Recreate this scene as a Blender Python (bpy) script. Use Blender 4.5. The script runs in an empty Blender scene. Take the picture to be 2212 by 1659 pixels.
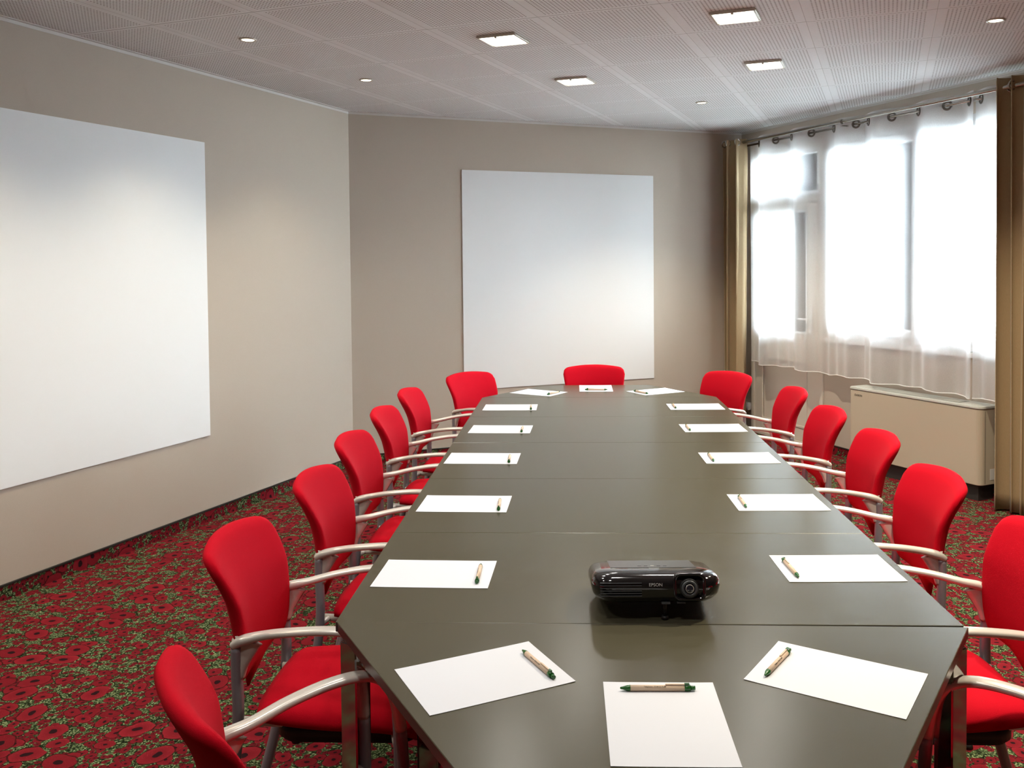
import bpy, bmesh, math, random
from math import sin, cos, pi, radians, sqrt, exp
from mathutils import Vector, Matrix

S = bpy.context.scene
COL = S.collection
random.seed(7)

# ------------------------------------------------------------------ camera
YAW, PITCH, ROLL = 0.03829, -0.03172, -0.00890
w_ = Vector((-sin(YAW)*cos(PITCH), cos(YAW)*cos(PITCH), sin(PITCH)))
r_ = Vector((cos(YAW), sin(YAW), 0)); u_ = r_.cross(w_)
r2 = r_*cos(ROLL) + u_*sin(ROLL); u2 = -r_*sin(ROLL) + u_*cos(ROLL)
cam = bpy.data.cameras.new('camera'); camo = bpy.data.objects.new('camera', cam); COL.objects.link(camo)
m = Matrix((r2, u2, -w_)).transposed().to_4x4(); m.translation = Vector((-0.1608, -2.0395, 1.5498))
camo.matrix_world = m
cam.sensor_fit = 'HORIZONTAL'; cam.sensor_width = 36; cam.lens = 32.3375
cam.shift_x = -0.02324; cam.shift_y = -0.09015
cam.clip_start = 0.02
S.camera = camo

# ------------------------------------------------------------------ world / exposure
W = bpy.data.worlds.new('overcast_sky'); S.world = W; W.use_nodes = True
bgn = W.node_tree.nodes['Background']
bgn.inputs[0].default_value = (0.80, 0.90, 1.0, 1); bgn.inputs[1].default_value = 34.0
S.view_settings.view_transform = 'Standard'; S.view_settings.look = 'None'
S.view_settings.gamma = 1.0; S.view_settings.use_curve_mapping = False
S.view_settings.exposure = 0.08
LAMP_W = 7.0      # square recessed lamps
SPOT_W = 36.0       # round recessed spots
WARM = (1.0, 0.965, 0.90)

# ------------------------------------------------------------------ helpers
def tag(o, label=None, cat=None, group=None, kind=None):
    if label: o['label'] = label
    if cat: o['category'] = cat
    if group: o['group'] = group
    if kind: o['kind'] = kind
    return o

def thing(name, label, cat, loc=(0,0,0), rz=0, group=None):
    o = bpy.data.objects.new(name, None); COL.objects.link(o)
    o.empty_display_size = 0.1
    o.location = loc; o.rotation_euler = (0,0,rz)
    return tag(o, label, cat, group)

def link_mesh(name, me, mats, parent=None, loc=None, rot=None):
    o = bpy.data.objects.new(name, me); COL.objects.link(o)
    for mt in (mats if isinstance(mats,(list,tuple)) else [mats]): me.materials.append(mt)
    if parent: o.parent = parent
    if loc is not None: o.location = loc
    if rot is not None: o.rotation_euler = rot
    return o

class MB:
    def __init__(s): s.v=[]; s.f=[]; s.mi=[]; s.sm=[]
    def add(s, vs, fs, mi=0, smooth=False):
        b=len(s.v); s.v+= [tuple(v) for v in vs]
        for f in fs: s.f.append(tuple(b+i for i in f)); s.mi.append(mi); s.sm.append(smooth)
        return s
    def box(s, x0,x1,y0,y1,z0,z1, mi=0):
        v=[(x,y,z) for z in (z0,z1) for y in (y0,y1) for x in (x0,x1)]
        return s.add(v,[(0,2,3,1),(4,5,7,6),(0,1,5,4),(2,6,7,3),(0,4,6,2),(1,3,7,5)],mi)
    def prism(s, pts, z0, z1, mi=0, smooth=False):
        n=len(pts); v=[(p[0],p[1],z0) for p in pts]+[(p[0],p[1],z1) for p in pts]
        s.add(v,[tuple(range(n))[::-1], tuple(range(n,2*n))],mi)
        b=len(s.v)-2*n
        for i in range(n):
            j=(i+1)%n; s.f.append((b+i,b+j,b+n+j,b+n+i)); s.mi.append(mi); s.sm.append(smooth)
        return s
    def sweep(s, pts, secs, ref=(1,0,0), n=12, mi=0, sub=5, caps=True, power=2.0):
        """pts list of Vector, secs list of (a,b) half sizes: a along ref side, b across"""
        P=[Vector(p) for p in pts]
        Q=[];A=[]
        m=len(P)
        for i in range(m-1):
            p0=P[max(i-1,0)];p1=P[i];p2=P[i+1];p3=P[min(i+2,m-1)]
            for k in range(sub):
                t=k/sub
                Q.append(0.5*((2*p1)+(p2-p0)*t+(2*p0-5*p1+4*p2-p3)*t*t+(-p0+3*p1-3*p2+p3)*t**3))
                A.append((secs[i][0]*(1-t)+secs[i+1][0]*t, secs[i][1]*(1-t)+secs[i+1][1]*t))
        Q.append(P[-1]);A.append(secs[-1])
        vs=[];ref=Vector(ref)
        for i,q in enumerate(Q):
            t=(Q[min(i+1,len(Q)-1)]-Q[max(i-1,0)]).normalized()
            a=(ref-t*ref.dot(t)).normalized(); b=t.cross(a)
            for k in range(n):
                an=2*pi*k/n; c,sn=cos(an),sin(an)
                e=2.0/power
                cc=math.copysign(abs(c)**e,c); ss=math.copysign(abs(sn)**e,sn)
                vs.append(q+a*(A[i][0]*cc)+b*(A[i][1]*ss))
        fs=[]
        for i in range(len(Q)-1):
            for k in range(n):
                k2=(k+1)%n; fs.append((i*n+k,i*n+k2,(i+1)*n+k2,(i+1)*n+k))
        s.add(vs,fs,mi,True)
        if caps:
            b0=len(s.v)-len(vs)
            s.f.append(tuple(b0+k for k in range(n))[::-1]); s.mi.append(mi); s.sm.append(False)
            b1=b0+(len(Q)-1)*n
            s.f.append(tuple(b1+k for k in range(n))); s.mi.append(mi); s.sm.append(False)
        return s
    def cyl(s, p0, p1, r0, r1=None, n=16, mi=0):
        r1=r0 if r1 is None else r1
        d=Vector(p1)-Vector(p0); ref=(1,0,0) if abs(d.normalized().x)<0.9 else (0,1,0)
        return s.sweep([p0,p1],[(r0,r0),(r1,r1)],ref,n,mi,sub=1)
    def torus(s, c, nrm, R, r, n=20, k=8, mi=0, flat=1.0):
        nrm=Vector(nrm).normalized(); a=nrm.orthogonal().normalized(); b=nrm.cross(a); c=Vector(c)
        vs=[];fs=[]
        for i in range(n):
            t=2*pi*i/n; d=a*cos(t)+b*sin(t)
            for j in range(k):
                p=2*pi*j/k; vs.append(c+d*(R+r*cos(p))+nrm*(r*sin(p)*flat))
        for i in range(n):
            for j in range(k):
                fs.append((i*k+j,((i+1)%n)*k+j,((i+1)%n)*k+(j+1)%k,i*k+(j+1)%k))
        return s.add(vs,fs,mi,True)
    def mesh(s, name, bevel=0, seg=2):
        me=bpy.data.meshes.new(name); me.from_pydata(s.v,[],s.f)
        me.polygons.foreach_set('material_index', s.mi); me.polygons.foreach_set('use_smooth', s.sm)
        bm=bmesh.new(); bm.from_mesh(me)
        bmesh.ops.recalc_face_normals(bm, faces=bm.faces)
        if bevel:
            ed=[e for e in bm.edges if len(e.link_faces)==2 and e.calc_face_angle(0)>radians(35)]
            bmesh.ops.bevel(bm, geom=ed, offset=bevel, segments=seg, affect='EDGES', clamp_overlap=True)
        bm.to_mesh(me); bm.free(); me.update()
        return me
    def build(s, name, mats, parent=None, loc=None, rot=None, bevel=0, seg=2):
        return link_mesh(name, s.mesh(name,bevel,seg), mats, parent, loc, rot)

def text_mesh(body, size, extrude=0.0004):
    cu=bpy.data.curves.new('lettering','FONT'); cu.body=body; cu.size=size; cu.extrude=extrude
    cu.align_x='CENTER'; cu.align_y='CENTER'; cu.resolution_u=3
    o=bpy.data.objects.new('tmp',cu); COL.objects.link(o)
    dg=bpy.context.evaluated_depsgraph_get(); dg.update()
    me=bpy.data.meshes.new_from_object(o.evaluated_get(dg))
    bpy.data.objects.remove(o); bpy.data.curves.remove(cu)
    me.materials.clear()
    return me

def copy_tree(o, parent=None):
    c=o.copy(); COL.objects.link(c)
    if parent: c.parent=parent
    for ch in [x for x in o.children]: copy_tree(ch,c)
    return c

# ------------------------------------------------------------------ materials
def new_mat(name):
    mt=bpy.data.materials.new(name); mt.use_nodes=True
    return mt, mt.node_tree, mt.node_tree.nodes['Principled BSDF']

def nd(nt, typ, **kw):
    n=nt.nodes.new(typ)
    for k,v in kw.items(): setattr(n,k,v)
    return n
def math_n(nt, op, a, b=None, c=None, clamp=False):
    n=nt.nodes.new('ShaderNodeMath'); n.operation=op; n.use_clamp=clamp
    for i,x in enumerate((a,b,c)):
        if x is None: continue
        if isinstance(x,(int,float)): n.inputs[i].default_value=x
        else: nt.links.new(x,n.inputs[i])
    return n.outputs[0]
def mixc(nt, fac, a, b):
    n=nt.nodes.new('ShaderNodeMix'); n.data_type='RGBA'
    for sock,x in ((n.inputs[0],fac),(n.inputs[6],a),(n.inputs[7],b)):
        if isinstance(x,(int,float)): sock.default_value=x
        elif isinstance(x,tuple): sock.default_value=(*x,1)
        else: nt.links.new(x,sock)
    return n.outputs[2]
def maprange(nt, x, a, b, c=0.0, d=1.0, smooth=False):
    n=nt.nodes.new('ShaderNodeMapRange'); n.interpolation_type='SMOOTHSTEP' if smooth else 'LINEAR'
    nt.links.new(x,n.inputs[0])
    for i,v in zip((1,2,3,4),(a,b,c,d)): n.inputs[i].default_value=v
    return n.outputs[0]
def bump(nt, bs, h, strength=0.3, dist=0.002):
    b=nt.nodes.new('ShaderNodeBump'); b.inputs['Strength'].default_value=strength; b.inputs['Distance'].default_value=dist
    nt.links.new(h,b.inputs['Height']); nt.links.new(b.outputs[0],bs.inputs['Normal'])
def objco(nt):
    return nd(nt,'ShaderNodeTexCoord').outputs['Object']

def simple(name, col, rough=0.5, metal=0.0, noise=0.0, nscale=200, bumps=0.0, bscale=400, bdist=0.001, spec=0.5, coat=0.0):
    mt,nt,bs=new_mat(name)
    bs.inputs['Base Color'].default_value=(*col,1); bs.inputs['Roughness'].default_value=rough
    bs.inputs['Metallic'].default_value=metal; bs.inputs['Specular IOR Level'].default_value=spec
    bs.inputs['Coat Weight'].default_value=coat
    co=objco(nt)
    n=nd(nt,'ShaderNodeTexNoise'); n.inputs['Scale'].default_value=nscale; n.inputs['Detail'].default_value=4
    nt.links.new(co,n.inputs['Vector'])
    k=noise if noise else 0.02
    c=mixc(nt,n.outputs[0],tuple(x*(1-k) for x in col),tuple(min(1,x*(1+k)) for x in col))
    nt.links.new(c,bs.inputs['Base Color'])
    if bumps:
        n2=nd(nt,'ShaderNodeTexNoise'); n2.inputs['Scale'].default_value=bscale; n2.inputs['Detail'].default_value=2
        nt.links.new(co,n2.inputs['Vector']); bump(nt,bs,n2.outputs[0],bumps,bdist)
    return mt

M={}
M['wall']=simple('taupe_wallpaper',(0.47,0.405,0.335),0.75,noise=0.05,nscale=260,bumps=0.25,bscale=700,bdist=0.0006,spec=0.2)
M['screen']=simple('white_screen_paint',(0.80,0.81,0.81),0.6,noise=0.01,bumps=0.1,bscale=900,bdist=0.0003,spec=0.25)
M['table']=simple('grey_laminate',(0.070,0.064,0.041),0.24,noise=0.10,nscale=900,bumps=0.12,bscale=1600,bdist=0.0002,spec=0.28)
M['edge']=simple('dark_table_edging',(0.035,0.026,0.025),0.3,spec=0.5)
M['chrome']=simple('polished_chrome',(0.55,0.55,0.56),0.08,1.0)
M['frame']=simple('silver_painted_tube',(0.64,0.61,0.56),0.26,0.25,noise=0.04,nscale=900,spec=0.5)
M['leg']=simple('grey_painted_tube',(0.27,0.26,0.29),0.32,0.25,noise=0.04,nscale=900,spec=0.5)
M['black']=simple('black_plastic',(0.012,0.012,0.012),0.45)
M['gloss']=simple('gloss_black_plastic',(0.006,0.006,0.007),0.10,coat=0.5)
M['dgrey']=simple('dark_grey_plastic',(0.06,0.065,0.07),0.28)
M['paper']=simple('white_paper',(0.66,0.68,0.73),0.8,noise=0.005,spec=0.15)
M['card']=simple('kraft_card_barrel',(0.62,0.48,0.35),0.7,noise=0.12,nscale=1500)
M['green']=simple('green_plastic',(0.012,0.10,0.015),0.25)
M['ink']=simple('black_print',(0.01,0.01,0.01),0.6)
M['whiteprint']=simple('white_print',(0.8,0.8,0.8),0.5)
M['pvc']=simple('white_window_pvc',(0.80,0.80,0.79),0.35)
M['doorpaint']=simple('cream_door_paint',(0.66,0.60,0.52),0.45)
M['steel']=simple('brushed_steel_rod',(0.46,0.45,0.41),0.25,1.0,noise=0.05)
M['eyelet']=simple('antique_nickel_eyelet',(0.16,0.155,0.14),0.3,1.0)
M['heater']=simple('beige_enamel',(0.53,0.47,0.36),0.45,noise=0.02)
M['heatertop']=simple('pale_grey_enamel',(0.60,0.62,0.58),0.35)
M['plinth']=simple('dark_plinth',(0.03,0.028,0.027),0.5)
M['skirtline']=simple('black_skirting_cap',(0.01,0.01,0.009),0.5)
M['trimwhite']=simple('white_ceiling_trim',(0.62,0.60,0.57),0.6)
M['bezel']=simple('satin_lamp_bezel',(0.60,0.58,0.52),0.3,0.6)
M['socket']=simple('white_socket_plastic',(0.75,0.75,0.73),0.4)
M['ground']=simple('pale_paving',(0.5,0.5,0.48),0.9,noise=0.1,nscale=3)
M['lens']=simple('dark_lens_glass',(0.01,0.01,0.02),0.03,coat=1.0)

def red_fabric():
    mt,nt,bs=new_mat('red_wool_fabric')
    co=objco(nt)
    n=nd(nt,'ShaderNodeTexNoise'); n.inputs['Scale'].default_value=700; n.inputs['Detail'].default_value=3
    nt.links.new(co,n.inputs['Vector'])
    c=mixc(nt,n.outputs[0],(0.40,0.0007,0.008),(0.53,0.0015,0.014))
    nt.links.new(c,bs.inputs['Base Color'])
    bs.inputs['Roughness'].default_value=0.9; bs.inputs['Specular IOR Level'].default_value=0.10
    bs.inputs['Sheen Weight'].default_value=0.02; bs.inputs['Sheen Roughness'].default_value=0.4
    bs.inputs['Sheen Tint'].default_value=(1,0.25,0.25,1)
    v=nd(nt,'ShaderNodeTexVoronoi'); v.inputs['Scale'].default_value=600; nt.links.new(co,v.inputs['Vector'])
    bump(nt,bs,v.outputs['Distance'],0.35,0.0008)
    return mt
M['red']=red_fabric()

def brown_fabric():
    mt,nt,bs=new_mat('ochre_brown_curtain')
    co=objco(nt)
    mp=nd(nt,'ShaderNodeMapping'); mp.inputs['Scale'].default_value=(1,1,0.15); nt.links.new(co,mp.inputs['Vector'])
    n=nd(nt,'ShaderNodeTexNoise'); n.inputs['Scale'].default_value=500; nt.links.new(mp.outputs[0],n.inputs['Vector'])
    c=mixc(nt,n.outputs[0],(0.30,0.215,0.115),(0.40,0.295,0.165))
    nt.links.new(c,bs.inputs['Base Color']); bs.inputs['Roughness'].default_value=0.65
    bs.inputs['Specular IOR Level'].default_value=0.3
    bs.inputs['Sheen Weight'].default_value=0.15
    return mt
M['curtain']=brown_fabric()

def sheer(name, transp):
    mt=bpy.data.materials.new(name); mt.use_nodes=True; nt=mt.node_tree; nt.nodes.clear()
    out=nd(nt,'ShaderNodeOutputMaterial'); tr=nd(nt,'ShaderNodeBsdfTransparent')
    df=nd(nt,'ShaderNodeBsdfDiffuse'); tl=nd(nt,'ShaderNodeBsdfTranslucent')
    df.inputs[0].default_value=(0.93,0.94,0.95,1); tl.inputs[0].default_value=(0.93,0.94,0.96,1)
    tc=nd(nt,'ShaderNodeTexCoord')
    wv=nd(nt,'ShaderNodeTexNoise'); wv.inputs['Scale'].default_value=300
    nt.links.new(tc.outputs['Object'],wv.inputs['Vector'])
    m1=nd(nt,'ShaderNodeMixShader'); m1.inputs[0].default_value=0.5
    nt.links.new(df.outputs[0],m1.inputs[1]); nt.links.new(tl.outputs[0],m1.inputs[2])
    m2=nd(nt,'ShaderNodeMixShader')
    f=maprange(nt,wv.outputs[0],0.3,0.7,1-transp-0.05,1-transp+0.05)
    lw=nd(nt,'ShaderNodeLayerWeight'); lw.inputs[0].default_value=0.5
    cosv=math_n(nt,'MAXIMUM',math_n(nt,'SUBTRACT',1.0,lw.outputs['Facing']),0.12)
    op=math_n(nt,'SUBTRACT',1.0,math_n(nt,'POWER',math_n(nt,'SUBTRACT',1.0,f),math_n(nt,'DIVIDE',0.75,cosv)))
    nt.links.new(op,m2.inputs[0])
    nt.links.new(tr.outputs[0],m2.inputs[1]); nt.links.new(m1.outputs[0],m2.inputs[2])
    nt.links.new(m2.outputs[0],out.inputs[0])
    return mt
M['sheer']=sheer('white_voile',0.50)
M['sheerhead']=sheer('white_voile_heading',0.45)

def glass():
    mt=bpy.data.materials.new('window_glass'); mt.use_nodes=True; nt=mt.node_tree; nt.nodes.clear()
    out=nd(nt,'ShaderNodeOutputMaterial'); tr=nd(nt,'ShaderNodeBsdfTransparent'); gl=nd(nt,'ShaderNodeBsdfGlossy')
    tr.inputs[0].default_value=(0.95,0.97,0.96,1); gl.inputs['Roughness'].default_value=0.02
    fr=nd(nt,'ShaderNodeFresnel'); fr.inputs[0].default_value=1.45
    mx=nd(nt,'ShaderNodeMixShader'); nt.links.new(fr.outputs[0],mx.inputs[0])
    nt.links.new(tr.outputs[0],mx.inputs[1]); nt.links.new(gl.outputs[0],mx.inputs[2]); nt.links.new(mx.outputs[0],out.inputs[0])
    return mt
M['glass']=glass()

def emit(name,col,st):
    mt,nt,bs=new_mat(name)
    bs.inputs['Base Color'].default_value=(0.8,0.8,0.78,1)
    bs.inputs['Emission Color'].default_value=(*col,1); bs.inputs['Emission Strength'].default_value=st
    return mt
M['lamp']=emit('lit_lamp_diffuser',(1,0.93,0.76),6.0)
M['bulb']=emit('lit_spot_lens',(1,0.9,0.68),6.0)

TH=0.32716    # ceiling grid / left wall direction
TB=0.43312    # back wall direction
G=Vector((sin(TH),cos(TH),0)); O=Vector((cos(TH),-sin(TH),0))
B=Vector((cos(TB),sin(TB),0)); Mm=Vector((sin(TB),-cos(TB),0))
CL=Vector((-1.8495,4.958,0))
ZC=2.715
UR=3.588
HOLE=0.0185

def ceiling_mat():
    mt,nt,bs=new_mat('perforated_ceiling_tile')
    co=objco(nt)
    mp=nd(nt,'ShaderNodeMapping'); mp.vector_type='POINT'; mp.inputs['Rotation'].default_value=(0,0,TH)
    nt.links.new(co,mp.inputs['Vector'])
    sp=nd(nt,'ShaderNodeSeparateXYZ'); nt.links.new(mp.outputs[0],sp.inputs[0])
    o=math_n(nt,'ADD',sp.outputs[0],1.053+0.59*20); g=math_n(nt,'ADD',sp.outputs[1],-2.142+0.592*20)
    def frac(x,p):
        a=math_n(nt,'DIVIDE',x,p); return math_n(nt,'MULTIPLY',math_n(nt,'FRACT',a),p)
    fo=frac(o,0.59); fg=frac(g,0.592)
    do=math_n(nt,'MINIMUM',fo,math_n(nt,'SUBTRACT',0.59,fo)); dg=math_n(nt,'MINIMUM',fg,math_n(nt,'SUBTRACT',0.592,fg))
    inner=math_n(nt,'MULTIPLY',math_n(nt,'GREATER_THAN',do,0.040),math_n(nt,'GREATER_THAN',dg,0.022))
    ho=math_n(nt,'SUBTRACT',frac(math_n(nt,'SUBTRACT',fo,0.0405),0.0182),0.0091)
    hg=math_n(nt,'SUBTRACT',frac(math_n(nt,'SUBTRACT',fg,0.0235),0.0182),0.0091)
    d2=math_n(nt,'SQRT',math_n(nt,'ADD',math_n(nt,'MULTIPLY',ho,ho),math_n(nt,'MULTIPLY',hg,hg)))
    hole=math_n(nt,'MULTIPLY',math_n(nt,'LESS_THAN',d2,0.0041),inner)
    seam_g=math_n(nt,'LESS_THAN',dg,0.0022)
    seam_o=math_n(nt,'LESS_THAN',do,0.0016)
    seam=math_n(nt,'MAXIMUM',seam_g,math_n(nt,'MULTIPLY',seam_o,0.55))
    base=(0.82,0.85,0.86)
    n=nd(nt,'ShaderNodeTexNoise'); n.inputs['Scale'].default_value=40; nt.links.new(co,n.inputs['Vector'])
    c0=mixc(nt,n.outputs[0],tuple(x*0.97 for x in base),tuple(x*1.03 for x in base))
    c1=mixc(nt,hole,c0,(0.17,0.165,0.16))
    c2=mixc(nt,math_n(nt,'MULTIPLY',seam,0.8),c1,(0.13,0.125,0.12))
    nt.links.new(c2,bs.inputs['Base Color']); bs.inputs['Roughness'].default_value=0.8
    # bevelled tile edges and sunk perforated field
    h=math_n(nt,'MULTIPLY',maprange(nt,do,0.0,0.030,0.0,1.0),maprange(nt,dg,0.0,0.010,0.0,1.0))
    h2=math_n(nt,'SUBTRACT',h,math_n(nt,'MULTIPLY',hole,0.6))
    bump(nt,bs,h2,0.5,0.003)
    return mt
M['ceiling']=ceiling_mat()

def carpet_mat():
    mt,nt,bs=new_mat('poppy_carpet')
    co=objco(nt)
    nz=nd(nt,'ShaderNodeTexNoise'); nz.inputs['Scale'].default_value=16; nz.inputs['Detail'].default_value=2; nt.links.new(co,nz.inputs['Vector'])
    sx=nd(nt,'ShaderNodeSeparateXYZ'); nt.links.new(co,sx.inputs[0])
    cx=nd(nt,'ShaderNodeCombineXYZ'); zz=math_n(nt,'MAXIMUM',sx.outputs[2],0.0)
    nt.links.new(math_n(nt,'SUBTRACT',sx.outputs[0],zz),cx.inputs[0]); nt.links.new(math_n(nt,'ADD',sx.outputs[1],math_n(nt,'MULTIPLY',zz,0.3)),cx.inputs[1])
    va=nd(nt,'ShaderNodeVectorMath',operation='MULTIPLY_ADD')
    nt.links.new(nz.outputs['Color'],va.inputs[0]); va.inputs[1].default_value=(0.028,0.028,0.028); nt.links.new(cx.outputs[0],va.inputs[2])
    P=va.outputs[0]
    # foliage
    f1=nd(nt,'ShaderNodeTexNoise'); f1.inputs['Scale'].default_value=75; f1.inputs['Detail'].default_value=3; nt.links.new(P,f1.inputs['Vector'])
    f2=nd(nt,'ShaderNodeTexNoise'); f2.inputs['Scale'].default_value=170; f2.inputs['Detail'].default_value=2; nt.links.new(P,f2.inputs['Vector'])
    base=mixc(nt,maprange(nt,f1.outputs[0],0.36,0.56),(0.012,0.018,0.009),(0.055,0.090,0.035))
    base=mixc(nt,maprange(nt,f2.outputs[0],0.53,0.62),base,(0.26,0.31,0.16))
    base=mixc(nt,maprange(nt,f2.outputs[0],0.36,0.42,1.0,0.0),base,(0.010,0.014,0.007))
    ed=nd(nt,'ShaderNodeTexVoronoi'); ed.feature='DISTANCE_TO_EDGE'; ed.inputs['Scale'].default_value=16; nt.links.new(P,ed.inputs['Vector'])
    base=mixc(nt,maprange(nt,ed.outputs['Distance'],0.02,0.05,0.85,0.0),base,(0.006,0.009,0.004))
    def layer(col, scale, rad, thr, red, off, cen):
        mp=nd(nt,'ShaderNodeMapping'); mp.inputs['Location'].default_value=(off,off*0.7,0); nt.links.new(P,mp.inputs['Vector'])
        v=nd(nt,'ShaderNodeTexVoronoi'); v.voronoi_dimensions='2D'; v.inputs['Scale'].default_value=scale; v.inputs['Randomness'].default_value=0.75
        nt.links.new(mp.outputs[0],v.inputs['Vector'])
        sc=nd(nt,'ShaderNodeSeparateColor'); nt.links.new(v.outputs['Color'],sc.inputs[0])
        # petal lobes: angle around the cell centre
        dv=nd(nt,'ShaderNodeVectorMath',operation='SUBTRACT'); ms=nd(nt,'ShaderNodeVectorMath',operation='SCALE'); ms.inputs['Scale'].default_value=1.0
        nt.links.new(mp.outputs[0],dv.inputs[0]); nt.links.new(v.outputs['Position'],dv.inputs[1])
        s3=nd(nt,'ShaderNodeSeparateXYZ'); nt.links.new(dv.outputs[0],s3.inputs[0])
        an=math_n(nt,'ARCTAN2',s3.outputs[1],s3.outputs[0])
        lob=math_n(nt,'COSINE',math_n(nt,'ADD',math_n(nt,'MULTIPLY',an,2 if cen>0.2 else 3),math_n(nt,'MULTIPLY',sc.outputs[2],6.28)))
        r=math_n(nt,'MULTIPLY',math_n(nt,'ADD',math_n(nt,'MULTIPLY',lob,0.14),1.0),rad)
        q=math_n(nt,'DIVIDE',v.outputs['Distance'],r)
        pres=math_n(nt,'GREATER_THAN',sc.outputs[0],thr)
        fl=math_n(nt,'MULTIPLY',math_n(nt,'LESS_THAN',q,1.0),pres)
        outl=math_n(nt,'MULTIPLY',math_n(nt,'LESS_THAN',q,1.12),pres)
        ce=math_n(nt,'MULTIPLY',math_n(nt,'LESS_THAN',q,cen),pres)
        rc=mixc(nt,sc.outputs[1],tuple(x*0.72 for x in red),tuple(x*1.15 for x in red))
        rc=mixc(nt,maprange(nt,q,0.3,1.0),tuple(x*0.8 for x in red),rc)
        c=mixc(nt,math_n(nt,'MULTIPLY',outl,0.7),col,(0.02,0.008,0.006))
        c=mixc(nt,fl,c,rc); c=mixc(nt,ce,c,(0.022,0.008,0.010))
        return c
    c=layer(base,40,0.40,0.42,(0.15,0.012,0.018),0.3,0.24)
    c=layer(c,22,0.40,0.50,(0.18,0.012,0.019),1.7,0.24)
    c=layer(c,13,0.38,0.62,(0.20,0.013,0.020),5.1,0.24)
    c=layer(c,7.4,0.36,0.70,(0.21,0.014,0.021),9.4,0.28)
    nt.links.new(c,bs.inputs['Base Color']); bs.inputs['Roughness'].default_value=1.0; bs.inputs['Specular IOR Level'].default_value=0.03
    n=nd(nt,'ShaderNodeTexNoise'); n.inputs['Scale'].default_value=450; nt.links.new(co,n.inputs['Vector'])
    bump(nt,bs,n.outputs[0],0.6,0.003)
    return mt
M['carpet']=carpet_mat()

# ------------------------------------------------------------------ room shell
CR=CL+B*UR
LB=CL-G*10.0
RB=CR+Mm*10.8
poly=[CL,CR,RB,LB]
def off_poly(d):
    # outward offset of the convex polygon
    n=len(poly); res=[]
    c=sum(poly,Vector())/n
    lines=[]
    for i in range(n):
        a=poly[i]; b=poly[(i+1)%n]; t=(b-a).normalized(); nn=Vector((t.y,-t.x,0))
        if nn.dot(a-c)<0: nn=-nn
        lines.append((a+nn*d,t))
    for i in range(n):
        p,t=lines[i-1]; q,s=lines[i]
        den=t.x*s.y-t.y*s.x; k=((q.x-p.x)*s.y-(q.y-p.y)*s.x)/den
        res.append(p+t*k)
    return res
P2=off_poly(0.28)
fl=MB(); fl.prism([(p.x,p.y) for p in P2],-0.12,0.0); tag(fl.build('floor',M['carpet']),'dark red poppy-patterned carpet floor',kind='structure')
ce=MB(); ce.prism([(p.x,p.y) for p in P2],ZC,ZC+0.12); tag(ce.build('ceiling',M['ceiling']),'perforated white tile ceiling',kind='structure')
def wall(name,i,label):
    a,b=poly[i],poly[(i+1)%4]; a2,b2=P2[i],P2[(i+1)%4]
    w=MB(); w.prism([(a.x,a.y),(b.x,b.y),(b2.x,b2.y),(a2.x,a2.y)],0.0,ZC)
    return tag(w.build(name,M['wall']),label,kind='structure')
wall('wall_back',0,'taupe end wall with a square white panel')
wall('wall_front',2,'taupe wall behind the camera')
wall('wall_left',3,'long taupe side wall')

# frames of reference: right wall local (u, -w, z)
UWLOC=(CL.x,CL.y,0)
def uw(u,w,z=0): p=CL+B*u+Mm*w; return Vector((p.x,p.y,z))
def build_uw(mb,name,mats,parent=None,bevel=0,seg=2,**k):
    """mesh given in local (u,-w,z) of the window wall"""
    if parent: return mb.build(name,mats,parent,bevel=bevel,seg=seg)
    return mb.build(name,mats,None,UWLOC,(0,0,TB),bevel=bevel,seg=seg)
def ubox(mb,u0,u1,w0,w1,z0,z1,mi=0): return mb.box(u0,u1,-w1,-w0,z0,z1,mi)

# right wall with door and window openings
DW0,DW1,DZ=0.15,1.117,2.52
WW0,WW1,WZ0,WZ1=1.165,3.15,0.93,2.50
rw=MB(); T=0.28
for (w0,w1,z0,z1) in [(-0.28,DW0,0,ZC),(DW0,DW1,DZ,ZC),(DW1,WW0,0,ZC),(WW0,WW1,0,WZ0),(WW0,WW1,WZ1,ZC),(WW1,10.8,0,ZC)]:
    ubox(rw,UR,UR+T,w0,w1,z0,z1)
tag(build_uw(rw,'wall_right',M['wall']),'taupe window wall',kind='structure')

# carpet skirting with black cap, sunk against the walls
def skirting(name,a,b,inn):
    t=(b-a).normalized(); n=inn; s=MB()
    p=[a,b,b+n*0.010,a+n*0.010]; s.prism([(q.x,q.y) for q in p],0.0,0.064)
    p=[a,b,b+n*0.013,a+n*0.013]; s.prism([(q.x,q.y) for q in p],0.064,0.072,1)
    return tag(s.build(name,[M['carpet'],M['skirtline']]),'carpet skirting with a thin black cap',kind='structure')
skirting('baseboard_left',LB,CL,O)
skirting('baseboard_back',CL,CR,Mm)
skirting('baseboard_right',uw(UR,WW0),RB,-B)
# thin angle under the ceiling
def angle(name,a,b,n):
    s=MB(); p=[a,b,b+n*0.022,a+n*0.022]; s.prism([(q.x,q.y) for q in p],ZC-0.004,ZC-0.0005)
    p=[a,b,b+n*0.002,a+n*0.002]; s.prism([(q.x,q.y) for q in p],ZC-0.020,ZC-0.004)
    tag(s.build(name,M['trimwhite']),'thin white ceiling edge trim',kind='structure')
angle('trim_1',LB,CL,O); angle('trim_2',CL,CR,Mm); angle('trim_3',CR,RB,-B)

# ground outside
gr=MB(); ubox(gr,UR+T,UR+9,-6,14,-0.25,-0.15); tag(build_uw(gr,'outdoor_ground',M['ground']),'pale paving outside the window',kind='structure')

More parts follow.
